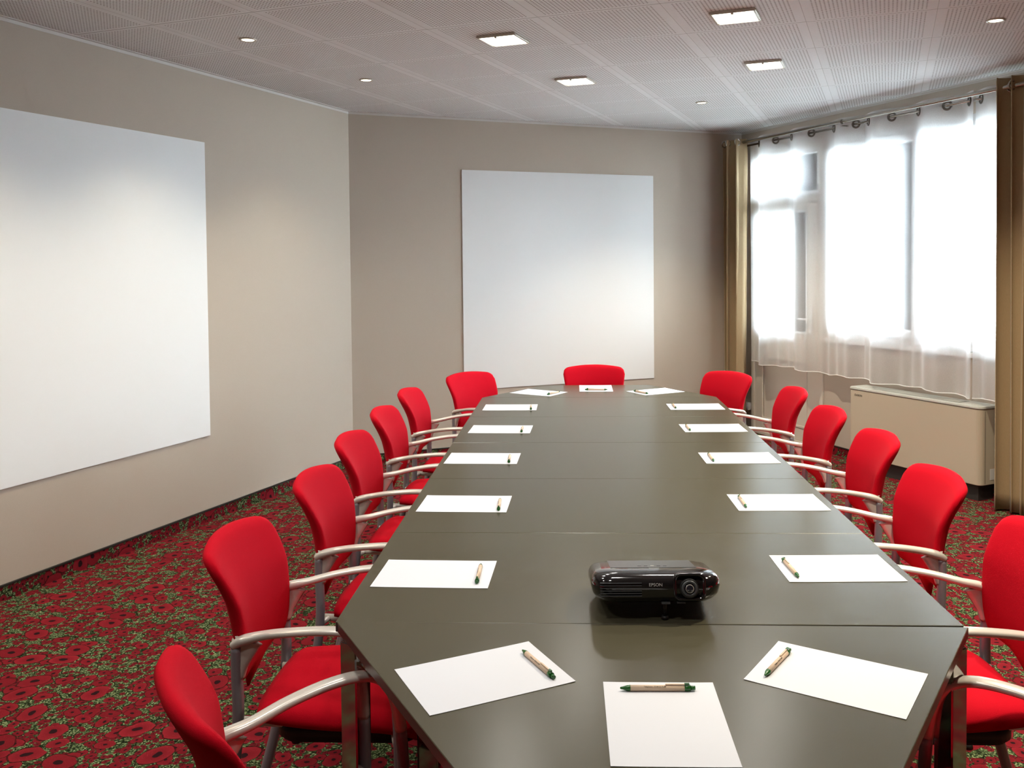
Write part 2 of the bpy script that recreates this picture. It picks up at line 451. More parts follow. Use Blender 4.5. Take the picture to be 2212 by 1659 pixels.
# ---- door (glazed, with transom)
def ring(mb,u0,u1,w0,w1,z0,z1,t,mi=0,tb=None,tt=None):
    tb=t if tb is None else tb; tt=t if tt is None else tt
    ubox(mb,u0,u1,w0,w0+t,z0,z1,mi); ubox(mb,u0,u1,w1-t,w1,z0,z1,mi)
    ubox(mb,u0,u1,w0+t,w1-t,z0,z0+tb,mi); ubox(mb,u0,u1,w0+t,w1-t,z1-tt,z1,mi)
d=bpy.data.objects.new('door_1',None); COL.objects.link(d); d.location=UWLOC; d.rotation_euler=(0,0,TB)
tag(d,'white glazed door with a transom, behind the sheer curtains',kind='structure')
F=MB(); ring(F,UR-0.012,UR+0.09,DW0,DW1,0.0,DZ,0.045,tb=0.03,tt=0.045); ubox(F,UR-0.008,UR+0.08,DW0+0.045,DW1-0.045,2.03,2.075)
build_uw(F,'door_frame',M['doorpaint'],d,bevel=0.004)
F=MB(); ring(F,UR+0.0,UR+0.06,DW0+0.045,DW1-0.045,2.075,2.475,0.045); build_uw(F,'transom_sash',M['pvc'],d,bevel=0.004)
F=MB(); ubox(F,UR+0.025,UR+0.035,0.24,1.03,2.12,2.43); build_uw(F,'transom_glass',M['glass'],d)
F=MB()
ubox(F,UR+0.005,UR+0.055,DW0+0.047,0.295,0.03,2.03); ubox(F,UR+0.005,UR+0.055,0.90,DW1-0.047,0.03,2.03)
ubox(F,UR+0.005,UR+0.055,0.295,0.90,1.96,2.03); ubox(F,UR+0.005,UR+0.055,0.295,0.90,0.70,0.94); ubox(F,UR+0.005,UR+0.055,0.295,0.90,0.03,0.15)
ubox(F,UR+0.02,UR+0.045,0.295,0.90,0.15,0.70)
leaf=build_uw(F,'door_leaf',M['doorpaint'],d,bevel=0.005)
F=MB(); ring(F,UR-0.002,UR+0.012,0.285,0.91,0.14,0.71,0.022); build_uw(F,'panel_moulding',M['doorpaint'],d,bevel=0.004)
F=MB(); ring(F,UR-0.002,UR+0.012,0.285,0.91,0.93,1.97,0.020); build_uw(F,'glazing_bead',M['pvc'],d,bevel=0.004)
F=MB(); ubox(F,UR+0.025,UR+0.035,0.295,0.90,0.94,1.96); build_uw(F,'door_glass',M['glass'],d)
F=MB(); ubox(F,UR-0.006,UR+0.006,0.945,0.975,0.94,1.16); F.cyl((UR-0.035,-0.96,1.06),(UR+0.0,-0.96,1.06),0.009); F.sweep([(UR-0.035,-0.965,1.06),(UR-0.038,-0.90,1.06),(UR-0.034,-0.845,1.058)],[(0.009,0.007)]*3,(0,0,1))
build_uw(F,'handle',M['pvc'],d)

# ---- windows
def window(idx,w0,w1,z0,z1,sash,label):
    o=bpy.data.objects.new('window_%d'%idx,None); COL.objects.link(o); o.location=UWLOC; o.rotation_euler=(0,0,TB)
    tag(o,label,kind='structure')
    F=MB(); ring(F,UR+0.0,UR+0.08,w0,w1,z0,z1,0.05); build_uw(F,'window_frame',M['pvc'],o,bevel=0.004)
    i0,i1,j0,j1=w0+0.045,w1-0.045,z0+0.045,z1-0.045
    F=MB(); ring(F,UR-0.012,UR+0.06,i0,i1,j0,j1,sash); build_uw(F,'window_sash',M['pvc'],o,bevel=0.006)
    F=MB(); ubox(F,UR+0.02,UR+0.03,i0+sash,i1-sash,j0+sash,j1-sash); build_uw(F,'window_pane',M['glass'],o)
    return o
w1=window(1,WW0,2.155,WZ0,WZ1,0.062,'white framed window nearer the door, behind the sheer curtains')
w2=window(2,2.155,WW1,WZ0,WZ1,0.035,'white framed window nearer the right-hand curtain')
F=MB(); F.box(UR-0.018,UR-0.010,-2.12,-2.10,1.0,1.18); F.cyl((UR-0.04,-2.108,1.10),(UR-0.012,-2.108,1.10),0.007); F.box(UR-0.045,UR-0.035,-2.118,-2.098,1.0,1.11)
build_uw(F,'window_handle',M['pvc'],w1,bevel=0.003)
for k,zz in enumerate((1.02,2.36)):
    F=MB(); F.cyl((UR-0.016,-2.175,zz-0.03),(UR-0.016,-2.175,zz+0.03),0.007); build_uw(F,'hinge',M['steel'],w2)
F=MB(); ubox(F,UR-0.03,UR+0.01,WW0-0.02,WW1+0.02,WZ0-0.035,WZ0); tag(build_uw(F,'trim_4',M['pvc'],bevel=0.004),'white window sill board',kind='structure')

# wall socket
sk=thing('wall_socket','small white wall socket low beside the glazed door and left brown curtain','socket',uw(UR,0.115,0.23),TB)
MB().box(-0.045,0.0,-0.035,0.035,-0.035,0.035).build('socket_box',M['socket'],sk,bevel=0.006)
MB().sweep([(-0.046,0,0),(-0.053,0,0)],[(0.022,0.022)]*2,(0,1,0),n=20,sub=1).build('socket_face',M['pvc'],sk)

# ------------------------------------------------------------------ wall panels
ps=thing('projection_panel','large square white panel on the long left wall','panel',CL-G*1.60+O*0.0,-TH,'white wall panels')
# left panel spans g' -1.60.. (nearest edge to the corner) ; local y along G
MB().box(0.0005,0.008,-1.78,0.0,0.518,2.290).build('board',M['screen'],ps,bevel=0.001)
ps2=thing('projection_panel','square white panel centred on the far wall behind the table end','panel',uw(0,0),TB,'white wall panels')
MB().box(0.900,2.657,-0.008,-0.0005,0.524,2.298).build('board',M['screen'],ps2,bevel=0.001)

# ------------------------------------------------------------------ ceiling lamps
def og(o,g,z=ZC): p=O*o+G*g; return Vector((p.x,p.y,z))
def square_lamp(o,g,label):
    t=thing('recessed_square_lamp',label,'ceiling lamp',og(o,g),-TH,'square recessed ceiling lamps')
    h=0.108; b=MB()
    for x0,x1,y0,y1 in ((-h,h,-h,-h+0.014),(-h,h,h-0.014,h),(-h,-h+0.014,-h+0.014,h-0.014),(h-0.014,h,-h+0.014,h-0.014)):
        b.box(x0,x1,y0,y1,-0.014,-0.0005)
    b.build('bezel',M['bezel'],t,bevel=0.003)
    MB().box(-h+0.014,h-0.014,-h+0.014,h-0.014,-0.009,-0.001).build('diffuser',M['lamp'],t)
    MB().box(-0.006,0.006,-h-0.001,-h+0.016,-0.022,-0.012).build('clip',M['bezel'],t,bevel=0.002)
    L=bpy.data.lights.new('lamp_light','AREA'); L.shape='SQUARE'; L.size=0.18; L.energy=LAMP_W; L.color=WARM; L.spread=radians(150)
    lo=bpy.data.objects.new('lamp_light',L); COL.objects.link(lo); lo.parent=t; lo.location=(0,0,-0.0105)
for o_,g_,lb in [(-0.175,2.475,'square recessed ceiling lamp, largest, at the top right'),(-1.365,2.462,'square recessed ceiling lamp, nearer of the two left-hand square lamps'),
                 (-1.365,3.65,'square recessed ceiling lamp, further of the two left-hand square lamps'),(-0.18,3.64,'square recessed ceiling lamp, further of the two right-hand square lamps'),
                 (-0.175,1.285,'square recessed ceiling lamp over the near part of the table'),(-1.365,1.275,'square recessed ceiling lamp, above and left of the near table part'),
                 (-0.175,0.10,'square recessed ceiling lamp above the near table end'),(-1.365,0.10,'square recessed ceiling lamp left of the near table end'),
                 (-0.175,-1.08,'square recessed ceiling lamp beside the camera'),(-1.365,-1.08,'square recessed ceiling lamp left of the camera')]:
    square_lamp(o_,g_,lb)
def round_lamp(o,g,label,power=2.6):
    t=thing('recessed_spotlight',label,'ceiling spotlight',og(o,g),-TH,'small round ceiling spotlights')
    b=MB(); b.torus((0,0,-0.003),(0,0,1),0.038,0.007,28,8,flat=0.6); b.build('ring',M['bezel'],t)
    b=MB(); b.cyl((0,0,-0.0005),(0,0,-0.004),0.033,0.031,24); b.build('lens',M['bulb'],t)
    L=bpy.data.lights.new('spot_light','SPOT'); L.energy=SPOT_W*power; L.color=(1.0,0.87,0.66); L.spot_size=radians(112); L.spot_blend=1.0; L.shadow_soft_size=0.03
    lo=bpy.data.objects.new('spot_light',L); COL.objects.link(lo); lo.parent=t; lo.location=(0,0,-0.04)
for o_,g_,lb in [(-2.585,1.962,'small round ceiling spotlight nearest the left wall panel'),(-2.58,3.107,'small round ceiling spotlight left of the far square lamp, near the room corner'),
                 (-0.776,4.805,'small round ceiling spotlight furthest away, before the far wall'),(0.993,3.06,'small round ceiling spotlight at the top right near the window wall'),
                 (-2.585,0.80,'small round ceiling spotlight along the left wall, outside the view'),(-2.585,-0.38,'small round ceiling spotlight by the left wall beside the camera'),
                 (0.993,1.87,'small round ceiling spotlight over the right-hand aisle, outside the view'),(0.993,0.70,'small round ceiling spotlight over the near right aisle')]:
    round_lamp(o_,g_,lb,5.5 if o_>-2 else (1.3 if g_>3 else 1.9))

# ------------------------------------------------------------------ curtains
def interp_keys(keys,w):
    for i in range(len(keys)-1):
        if w<=keys[i+1]:
            return i+(w-keys[i])/(keys[i+1]-keys[i])
    return len(keys)-1.0
RODZ_R,RODU_R=2.562,3.465
RODZ_F,RODU_F=2.583,3.385
def sheer_panel(w0,w1,keys,phase,label,zb=0.655):
    t=thing('sheer_curtain',label,'sheer curtain',uw(RODU_R,(w0+w1)/2,0),TB,'sheer white eyelet curtains')
    wc=(w0+w1)/2
    kk=[keys[0]-0.2]+list(keys)+[keys[-1]+0.2]
    def U(w,z):
        k=interp_keys(kk,w); a=0.034+0.010*sin(w*7.0)*(2.6-z)/2
        u=a*sin(pi*(k+phase))
        u+= (2.6-z)/2*0.012*sin(w*23.0+phase*2)+(2.6-z)/2*0.006*sin(w*51.0)
        return u
    nw=int((w1-w0)/0.011); nz=14
    def grid(z0,z1,nz,off=0.0):
        vs=[];fs=[]
        for j in range(nz+1):
            for i in range(nw+1):
                w=w0+(w1-w0)*i/nw
                z=z0+(z1-z0)*j/nz
                if j==0 and z0<1: z+=0.006*sin(w*9)+0.004*sin(w*23)
                vs.append((U(w,z)+off,-(w-wc),z))
        for j in range(nz):
            for i in range(nw):
                a=j*(nw+1)+i; fs.append((a,a+1,a+nw+2,a+nw+1))
        mb=MB(); mb.add(vs,fs,0,True); return mb
    grid(zb,2.622,nz).build('voile',M['sheer'],t)
    grid(2.475,2.6215,2,0.0015).build('heading_tape',M['sheerhead'],t)
    # hem: rolled edge
    hp=[];
    for i in range(0,nw+1,2):
        w=w0+(w1-w0)*i/nw; z=zb+0.006*sin(w*9)+0.004*sin(w*23); hp.append((U(w,z),-(w-wc),z))
    mb=MB(); mb.sweep(hp,[(0.0016,0.004)]*len(hp),(1,0,0),n=6,sub=1); mb.build('hem',M['pvc'],t)
    for w in keys:
        if not(w0<w<w1): continue
        e=0.004; du=(U(w+e,RODZ_R)-U(w-e,RODZ_R)); tn=Vector((du,-2*e,0)).normalized(); nrm=Vector((tn.y,-tn.x,0))
        mb=MB(); mb.torus((U(w,RODZ_R),-(w-wc),RODZ_R),nrm,0.0265,0.0080,20,8,flat=0.7); mb.build('eyelet',M['eyelet'],t)
    return t
sheer_panel(0.27,1.695,[0.428,0.658,0.866,1.113,1.376,1.616],0,'sheer white curtain in front of the glazed door, beside the left brown curtain')
sheer_panel(1.668,2.70,[1.745,1.976,2.222,2.469,2.648],0,'middle sheer white curtain, hanging before the windows above the heater')
sheer_panel(2.672,3.06,[2.739,2.95],0,'narrow bit of sheer white curtain beside the right-hand brown curtain')

def drape(w0,w1,folds,amp,ucen,z0,z1,label,seed,keys):
    t=thing('eyelet_curtain',label,'curtain',uw(ucen,(w0+w1)/2,0),TB,'ochre brown eyelet curtains')
    wc=(w0+w1)/2; rnd=random.Random(seed); nf=folds
    n=folds*22; nz=26
    ph=[rnd.uniform(-0.25,0.25) for _ in range(12)]
    def P(s,z):
        k=(z1-z)/(z1-z0)
        w=w0+(w1-w0)*s+ (k*0.018)*sin(s*9+ph[0]*6)
        a=amp*(1+0.25*sin(s*13+ph[1]*8))*(1-0.12*k)
        u=a*sin(pi*2*nf*s/1.0+0.3+k*0.7*sin(5*s+ph[2]*9))+k*0.010*sin(31*s+ph[3]*9)
        w+= 0.014*sin(4*pi*nf*s+k*0.8)
        return (u,-(w-wc),z)
    vs=[];fs=[]
    for j in range(nz+1):
        z=z0+(z1-z0)*j/nz
        for i in range(n+1): vs.append(P(i/n,z))
    for j in range(nz):
        for i in range(n):
            a=j*(n+1)+i; fs.append((a,a+1,a+n+2,a+n+1))
    mb=MB(); mb.add(vs,fs,0,True); c=mb.build('drape',M['curtain'],t)
    md=c.modifiers.new('thickness','SOLIDIFY'); md.thickness=0.003; md.offset=0
    for s in keys:
        p=Vector(P(s,RODZ_F)); q=Vector(P(s+0.01,RODZ_F))-Vector(P(s-0.01,RODZ_F)); nrm=Vector((q.y,-q.x,0))
        mb=MB(); mb.torus(p,nrm,0.026,0.007,20,8,flat=0.7); mb.build('eyelet',M['steel'],t)
    return t
drape(0.05,0.325,3,0.085,RODU_F,0.012,2.612,'ochre brown eyelet curtain gathered in the far corner, left of the sheers',3,[0.95,0.78,0.6,0.43,0.26,0.1])
drape(2.905,3.62,8,0.048,RODU_F,0.012,2.64,'ochre brown eyelet curtain at the right edge of the picture',5,[0.03,0.13,0.23,0.33,0.43,0.53,0.63,0.73,0.83,0.93])
rod=thing('curtain_rod','twin steel curtain rods carrying the sheers and brown curtains','curtain rod',uw(RODU_F,2.0,RODZ_F),TB)
MB().sweep([(0,1.97,0),(0,-2.2,0)],[(0.0135,0.0135)]*2,(1,0,0),n=16,sub=1).build('front_rod',M['steel'],rod)
MB().sweep([(RODU_R-RODU_F,1.97,RODZ_R-RODZ_F),(RODU_R-RODU_F,-2.2,RODZ_R-RODZ_F)],[(0.0090,0.0090)]*2,(1,0,0),n=14,sub=1).build('rear_rod',M['steel'],rod)
for w in (0.03,1.555,3.85):
    b=MB(); y=-(w-2.0); b.box(-0.006,UR-RODU_F,y-0.008,y+0.008,-0.034,-0.026); b.box(UR-RODU_F-0.006,UR-RODU_F,y-0.02,y+0.02,-0.07,0.03)
    b.torus((0,y,0),(0,1,0),0.0165,0.0035,18,6); b.torus((RODU_R-RODU_F,y,RODZ_R-RODZ_F),(0,1,0),0.012,0.003,18,6)
    b.build('bracket',M['steel'],rod)

# ------------------------------------------------------------------ heater / fan coil unit
hu=thing('fan_coil_heater','low beige floor-standing heater cabinet under the windows','heater',uw(3.475,2.225,0),TB+radians(3.0))
D2,LW=0.092,0.565
def rrect(x0,x1,y0,y1,rads,n=6):
    cs=[(x1-rads[0],y1-rads[0],rads[0],0),(x0+rads[1],y1-rads[1],rads[1],90),(x0+rads[2],y0+rads[2],rads[2],180),(x1-rads[3],y0+rads[3],rads[3],270)]
    pts=[]
    for cx,cy,r,a0 in cs:
        if r<=0: pts.append((cx,cy)); continue
        for k in range(n+1):
            a=radians(a0+90*k/n); pts.append((cx+r*cos(a),cy+r*sin(a)))
    return pts
ZB,ZT=0.105,0.590
MB().prism(rrect(-D2,D2,-LW,LW,[0,0.04,0.04,0]),ZB,ZT,smooth=False).build('cabinet',M['heater'],hu,bevel=0.003)
MB().prism(rrect(-D2-0.004,D2,-LW-0.006,LW+0.006,[0,0.045,0.045,0]),ZT+0.003,ZT+0.020).build('top_plate',M['heatertop'],hu,bevel=0.004)
gm=MB()
for k in range(60):
    y=-0.36+0.72*k/59; gm.box(-0.050,0.055,y-0.0035,y+0.0035,ZT+0.0195,ZT+0.0225)
gm.build('air_grille',M['heatertop'],hu)
MB().box(-0.055,0.060,-0.372,0.372,ZT+0.0185,ZT+0.0200).build('grille_well',M['dgrey'],hu)
for s in (-1,1):
    MB().box(-0.045,0.05,s*0.47-0.055,s*0.47+0.055,ZT+0.0195,ZT+0.0220).build('service_flap',M['heatertop'],hu,bevel=0.001)
MB().box(-D2+0.03,D2,-LW+0.035,LW-0.035,0,ZB).build('plinth',M['plinth'],hu)
MB().box(-D2+0.045,-D2+0.047,-LW-0.0012,-LW,ZB+0.01,ZT-0.01).build('side_joint',M['plinth'],hu)
MB().box(0.0,0.06,-LW-0.0015,-LW+0.0,ZB+0.03,ZB+0.10).build('rating_label',M['socket'],hu)
lg=link_mesh('brand_logo',text_mesh('DAIKIN',0.022),M['ink'],hu,(-D2-0.0006,0.465,ZT-0.036),(radians(90),0,radians(-90)))

# ------------------------------------------------------------------ tables
ST=0.6912
def table(name,pts,label,loc,legs,rz=0,grp='dark grey table modules pushed together'):
    t=thing(name,label,'table',loc,rz,grp)
    top=MB(); top.prism(pts,0.717,0.74)
    o=top.build('tabletop',[M['table'],M['edge']],t,bevel=0.0012,seg=1)
    for p in o.data.polygons:
        if p.normal.z<0.5: p.material_index=1
    c=Vector((sum(p[0] for p in pts)/len(pts),sum(p[1] for p in pts)/len(pts)))
    ins=[c+(Vector(p)-c)*(1-0.035/(Vector(p)-c).length*1.6) for p in pts]
    fr=MB(); n=len(ins)
    for i in range(n):
        a,b=ins[i],ins[(i+1)%n]; tt=(b-a).normalized(); nn=Vector((tt.y,-tt.x))*0.012
        fr.prism([tuple(a-nn),tuple(b-nn),tuple(b+nn),tuple(a+nn)],0.677,0.7165)
    fr.build('apron_rail',M['chrome'],t)
    for (x,y) in legs:
        a=radians(30)*(-1 if x<0 else 1)*(1 if name=='end_table' else 0)
        q=[(x+cos(a)*i-sin(a)*j,y+sin(a)*i+cos(a)*j) for i,j in ((-.024,-.024),(.024,-.024),(.024,.024),(-.024,.024))]
        MB().prism(q,0.004,0.7165).build('leg',M['chrome'],t,bevel=0.003)
    return t
gap=0.0008
names=['nearest full-width grey table module, under the projector','second full-width grey table module from the projector end','middle full-width grey table module of the long table',
       'fourth full-width grey table module from the projector end','last full-width grey table module, before the far end piece']
for i in range(5):
    h=ST/2-gap
    table('table_module',[(-0.70,-h),(0.70,-h),(0.70,h),(-0.70,h)],names[i],(0,ST*(i+0.5),0),[(sx*0.50,sy*(h-0.06)) for sx in (-1,1) for sy in (-1,1)])
dp=0.600
table('end_table',[(-0.70,0),(-0.35,-dp),(0.35,-dp),(0.705,0)],'trapezoid grey end table nearest the camera, with three sheets of paper',(0.002,-0.0015,0),[(-0.648,-0.042),(0.650,-0.042),(-0.31,-dp+0.05),(0.31,-dp+0.05)],radians(-0.42),'trapezoid end tables')
table('end_table',[(0.70,0),(0.35,0.545),(-0.35,0.545),(-0.70,0)],'trapezoid grey end table at the far end, before the single chair',(0,5*ST+0.001,0),[(-0.60,0.05),(0.60,0.05),(-0.31,0.495),(0.31,0.495)],0,'trapezoid end tables')

# ------------------------------------------------------------------ chairs
def pad(P, ns, nt_, closed_edge=True):
    """P(s,t,side)-> xyz, side +1 front, -1 back"""
    vs=[];fs=[]
    for side in (1,-1):
        for j in range(nt_+1):
            for i in range(ns+1):
                vs.append(P(-1+2*i/ns, j/nt_, side))
    n1=(ns+1)*(nt_+1)
    for j in range(nt_):
        for i in range(ns):
            a=j*(ns+1)+i; fs.append((a,a+1,a+ns+2,a+ns+1)); b=a+n1; fs.append((b,b+ns+1,b+ns+2,b+1))
    edge=[i for i in range(ns+1)]+[ (j+1)*(ns+1)-1 for j in range(1,nt_+1)]+[nt_*(ns+1)+i for i in range(ns-1,-1,-1)]+[j*(ns+1) for j in range(nt_-1,0,-1)]
    for k in range(len(edge)):
        a,b=edge[k],edge[(k+1)%len(edge)]; fs.append((b,a,a+n1,b+n1))
    mb=MB(); mb.add(vs,fs,0,True); return mb

def back_y(z):
    # side profile of the backrest, behind (-) the arm joint plane
    ks=[(0.38,-0.062),(0.44,-0.048),(0.49,-0.034),(0.54,-0.026),(0.60,-0.030),(0.66,-0.042),(0.72,-0.058),(0.79,-0.094),(0.86,-0.133)]
    for (a,ya),(b,yb) in zip(ks,ks[1:]):
        if z<=b or b==0.86:
            t=(z-a)/(b-a); return ya+(yb-ya)*t
def smooth_back_y(z): return sum(back_y(z+d) for d in (-0.03,-0.015,0,0.015,0.03))/5
def back_pt(s,t,side):
    s=math.copysign(abs(s)**1.0,s)
    a=abs(s)
    ztop=0.840-0.020*s*s
    if a>0.80: ztop-=0.038*(1-sqrt(max(0,1-((a-0.80)/0.20)**2)))
    zb=0.496-0.012*(1-a)-0.070/(1+(a/0.17)**3.4)
    if a>0.88: zb+=0.012*(1-sqrt(max(0,1-((a-0.88)/0.12)**2)))
    z=zb+(ztop-zb)*t
    hw=0.166+0.052*max(0,min(1,(z-0.50)/0.33))
    if z<0.48: hw*=1-0.45*(0.48-z)/0.1
    x=s*hw
    y=smooth_back_y(z)+0.042*a**2.2*(0.4+0.6*min(1,max(0,(z-0.5)/0.2)))
    e=max(0,(1-a**8)*(1-abs(2*t-1)**10))**0.5
    k=0.35+0.65*min(1,max(0,(z-0.43)/0.07))
    if side>0: y+=(0.006+0.013*e)*k
    else: y-=(0.006+0.020*e)*k
    # rounded silhouette
    return (x,y,z)
def seat_pt(s,t,side):
    v=2*t-1
    k=0.30
    U=s*sqrt(1-k*v*v/2); V=v*sqrt(1-k*s*s/2)
    y=0.238+0.222*V
    hw=0.190+0.032*(V+1)/2
    x=U*hw*1.08
    e=max(0,(1-s**8)*(1-v**8))**0.5
    base=0.425-0.035*max(0,V)**3*1.0+0.012*abs(U)**2-0.02*abs(U)**6
    if side>0: z=base+0.008+0.018*e
    else: z=base-0.010-0.012*e
    return (x,y,z)

def make_chair():
    t=thing('conference_chair','red','chair',(0,0,0))
    tag(t,None,None,'red upholstered armchairs around the long table')
    pad(back_pt,44,26).build('backrest',M['red'],t)
    pad(seat_pt,22,18).build('seat',M['red'],t)
    MB().prism(rrect(-0.182,0.182,0.07,0.44,[0.06]*4),0.352,0.408,smooth=True).build('seat_pan',M['black'],t,bevel=0.01,seg=3)
    for sx in (-1,1):
        x=lambda v: sx*v
        b=MB()
        b.sweep([(x(.193),-.020,.604),(x(.194),.004,.619),(x(.193),.06,.632),(x(.213),.14,.648),(x(.229),.23,.658),(x(.238),.305,.655),(x(.243),.352,.632),(x(.246),.382,.585),(x(.248),.396,.51)],
                [(.014,.011),(.019,.012),(.017,.010),(.018,.009),(.019,.009),(.019,.0095),(.017,.011),(.0145,.0135),(.0135,.0135)],(1,0,0),n=16,sub=6,power=2.6)
        arm=b.build('armrest',M['frame'],t)
        bk=MB(); bk.sweep([(x(.190),.018,.618),(x(.190),.010,.59),(x(.190),.000,.555),(x(.190),-.006,.525)],[(.009,.036),(.010,.026),(.011,.016),(.012,.013)],(1,0,0),n=12,sub=4)
        bk.sweep([(x(.189),-.008,.600),(x(.172),-.022,.600),(x(.150),-.030,.600)],[(.012,.010)]*3,(0,0,1),n=10,sub=3)
        bk.build('back_bracket',M['frame'],t)
        rl=MB(); rl.sweep([(x(.193),-.012,.605),(x(.193),-.012,.53),(x(.194),-.010,.44),(x(.194),-.018,.34),(x(.194),-.045,.20),(x(.194),-.080,.07),(x(.194),-.095,.012)],[(.0145,.0145)]*7,(1,0,0),n=14,sub=4)
        l1=rl.build('leg',M['leg'],t)
        MB().cyl((x(.194),-.094,.016),(x(.194),-.098,.0),.0155,.0145,14).build('glide',M['black'],l1)
        rf=MB(); rf.sweep([(x(.248),.396,.51),(x(.249),.402,.40),(x(.249),.402,.20),(x(.249),.404,.012)],[(.0135,.0135)]*4,(1,0,0),n=14,sub=4)
        l2=rf.build('leg',M['leg'],t)
        MB().cyl((x(.249),.404,.016),(x(.249),.404,.0),.0155,.0145,14).build('glide',M['black'],l2)
        rt=MB(); rt.cyl((x(.158),-.010,.398),(x(.158),.40,.388),.0115,n=14)
        rt.cyl((x(.158),.010,.398),(x(.190),-.006,.392),.009,n=10)
        rt.cyl((x(.158),.37,.388),(x(.246),.395,.388),.009,n=10)
        rr=rt.build('seat_rail',M['frame'],t)
        MB().cyl((x(.158),-.0105,.398),(x(.158),-.014,.398),.0098,n=14).build('end_cap',M['black'],rr)
    return t
proto=make_chair()
# x, y of the arm joint centre, heading angle of +Y (deg, 0 = facing far wall)
chairs=[
 (-0.986,0.379,-90,'red conference chair left of the projector, second from the camera in the left row'),
 (-0.960,1.060,-92,'red conference chair on the left side, third from the camera'),
 (-1.000,1.746,-92,'red conference chair on the left side, fourth from the camera'),
 (-1.008,2.437,-91,'red conference chair on the left side, fifth from the camera'),
 (-1.000,3.111,-93,'red conference chair, sixth on the left, last of the straight row'),
 (-0.760,-0.446,-59,'red conference chair at the lower left, nearest to the camera, angled'),
 (-0.770,3.840,-129,'red conference chair at the far left corner, before the white panel'),
 (1.000,0.400,90,'red conference chair cut by the right edge of the picture, seat partly in view'),
 (0.985,1.070,91,'red conference chair on the right, nearest one with its whole backrest in view'),
 (1.022,1.766,90,'red conference chair on the right, in front of the middle of the heater'),
 (1.000,2.404,91,'red conference chair on the right, overlapping the left end of the heater'),
 (0.998,3.101,91,'red conference chair on the right, before the glazed door'),
 (0.781,3.815,124,'red conference chair at the far right corner, before the left brown curtain'),
 (0.840,-0.440,62,'red conference chair at the lower right corner, only arm and front leg visible'),
 (-0.006,4.200,182,'red conference chair facing the camera at the far end of the table'),
]
for i,(x,y,a,lb) in enumerate(chairs):
    c=proto if i==0 else copy_tree(proto)
    c.location=(x,y,0); c.rotation_euler=(0,0,radians(a)); tag(c,lb,'chair')

# ------------------------------------------------------------------ papers and pens
papers=[ # cx, cy, long-axis angle deg, where
 ('L1',-0.519,0.325,-1.6,'the left side, nearest the projector'),('L2',-0.522,1.021,-1.4,'the left side, second from the camera'),('L3',-0.530,1.736,-1.5,'the left side, third from the camera'),
 ('L4',-0.506,2.401,-1.8,'the left side, fourth from the camera'),('L5',-0.504,3.075,-0.2,'the left side, furthest of its row'),
 ('R1',0.528,0.381,1.7,'the right side, nearest the projector'),('R2',0.523,1.043,1.2,'the right side, second from the camera'),('R3',0.521,1.743,1.4,'the right side, third from the camera'),
 ('R4',0.520,2.424,1.8,'the right side, fourth from the camera'),('R5',0.524,3.082,1.0,'the right side, furthest of its row'),
 ('N1',-0.338,-0.265,28.3,'the near end table, the left of its three sheets'),('N2',0.001,-0.437,90.3,'the near end table, cut by the bottom edge of the picture'),
 ('N3',0.348,-0.258,-30.7,'the near end table, the right of its three sheets'),
 ('F1',-0.367,3.658,-30.8,'the far end table, the left of its three sheets'),('F2',-0.007,3.840,89.8,'the far end table, the middle sheet before the far chair'),('F3',0.360,3.687,30.3,'the far end table, the right of its three sheets')]
def paper_mesh():
    mb=MB(); nx,ny=12,8; vs=[];fs=[]
    def z(x,y,seed=0): return 0.0008+0.0005*max(0,(abs(x)/0.1485))**6*max(0,(abs(y)/0.105))**4
    for k in (0,1):
        for j in range(ny+1):
            for i in range(nx+1):
                x=-0.1485+0.297*i/nx; y=-0.105+0.21*j/ny; vs.append((x,y,z(x,y)+ (0.0003 if k else -0.0005)))
    n1=(nx+1)*(ny+1)
    for j in range(ny):
        for i in range(nx):
            a=j*(nx+1)+i; fs.append((a+n1,a+1+n1,a+nx+2+n1,a+nx+1+n1)); fs.append((a,a+nx+1,a+nx+2,a+1))
    edge=[i for i in range(nx+1)]+[(j+1)*(nx+1)-1 for j in range(1,ny+1)]+[ny*(nx+1)+i for i in range(nx-1,-1,-1)]+[j*(nx+1) for j in range(ny-1,0,-1)]
    for k in range(len(edge)):
        a,b=edge[k],edge[(k+1)%len(edge)]; fs.append((a,b,b+n1,a+n1))
    mb.add(vs,fs,0,False); return mb.mesh('paper_sheet')
pm=paper_mesh(); pm.materials.append(M['paper'])
for k,x,y,a,where in papers:
    o=bpy.data.objects.new('paper_sheet',pm); COL.objects.link(o); o.location=(x,y,0.74); o.rotation_euler=(0,0,radians(a))
    tag(o,'white paper sheet on '+where,'paper','white paper sheets on the tables')

def make_pen():
    t=thing('ballpoint_pen','pen','pen',(0,0,0)); t['group']='green and card ballpoint pens'
    # along +X = tip, resting on z=0, radius .0052
    r=0.0054
    MB().sweep([(-0.050,0,r),(0.052,0,r)],[(r,r)]*2,(0,1,0),n=16,sub=1).build('barrel',M['card'],t)
    MB().sweep([(0.052,0,r),(0.058,0,r),(0.066,0,r),(0.0705,0,r),(0.0712,0,r)],[(.0056,.0056),(.0050,.0050),(.0028,.0028),(.0019,.0019),(.0006,.0006)],(0,1,0),n=14,sub=2).build('tip_cone',M['green'],t)
    MB().sweep([(-0.050,0,r),(-0.061,0,r)],[(.0057,.0057)]*2,(0,1,0),n=16,sub=1).build('collar',M['green'],t)
    MB().sweep([(-0.061,0,r),(-0.070,0,r)],[(.0040,.0040)]*2,(0,1,0),n=14,sub=1).build('push_button',M['green'],t)
    c=MB(); c.box(-0.059,-0.050,-0.0018,0.0018,2*r-0.001,2*r+0.0035); c.build('clip_mount',M['green'],t)
    MB().box(-0.052,-0.014,-0.0016,0.0016,2*r+0.0010,2*r+0.0024).build('clip',M['card'],t)
    return t
pen0=make_pen()
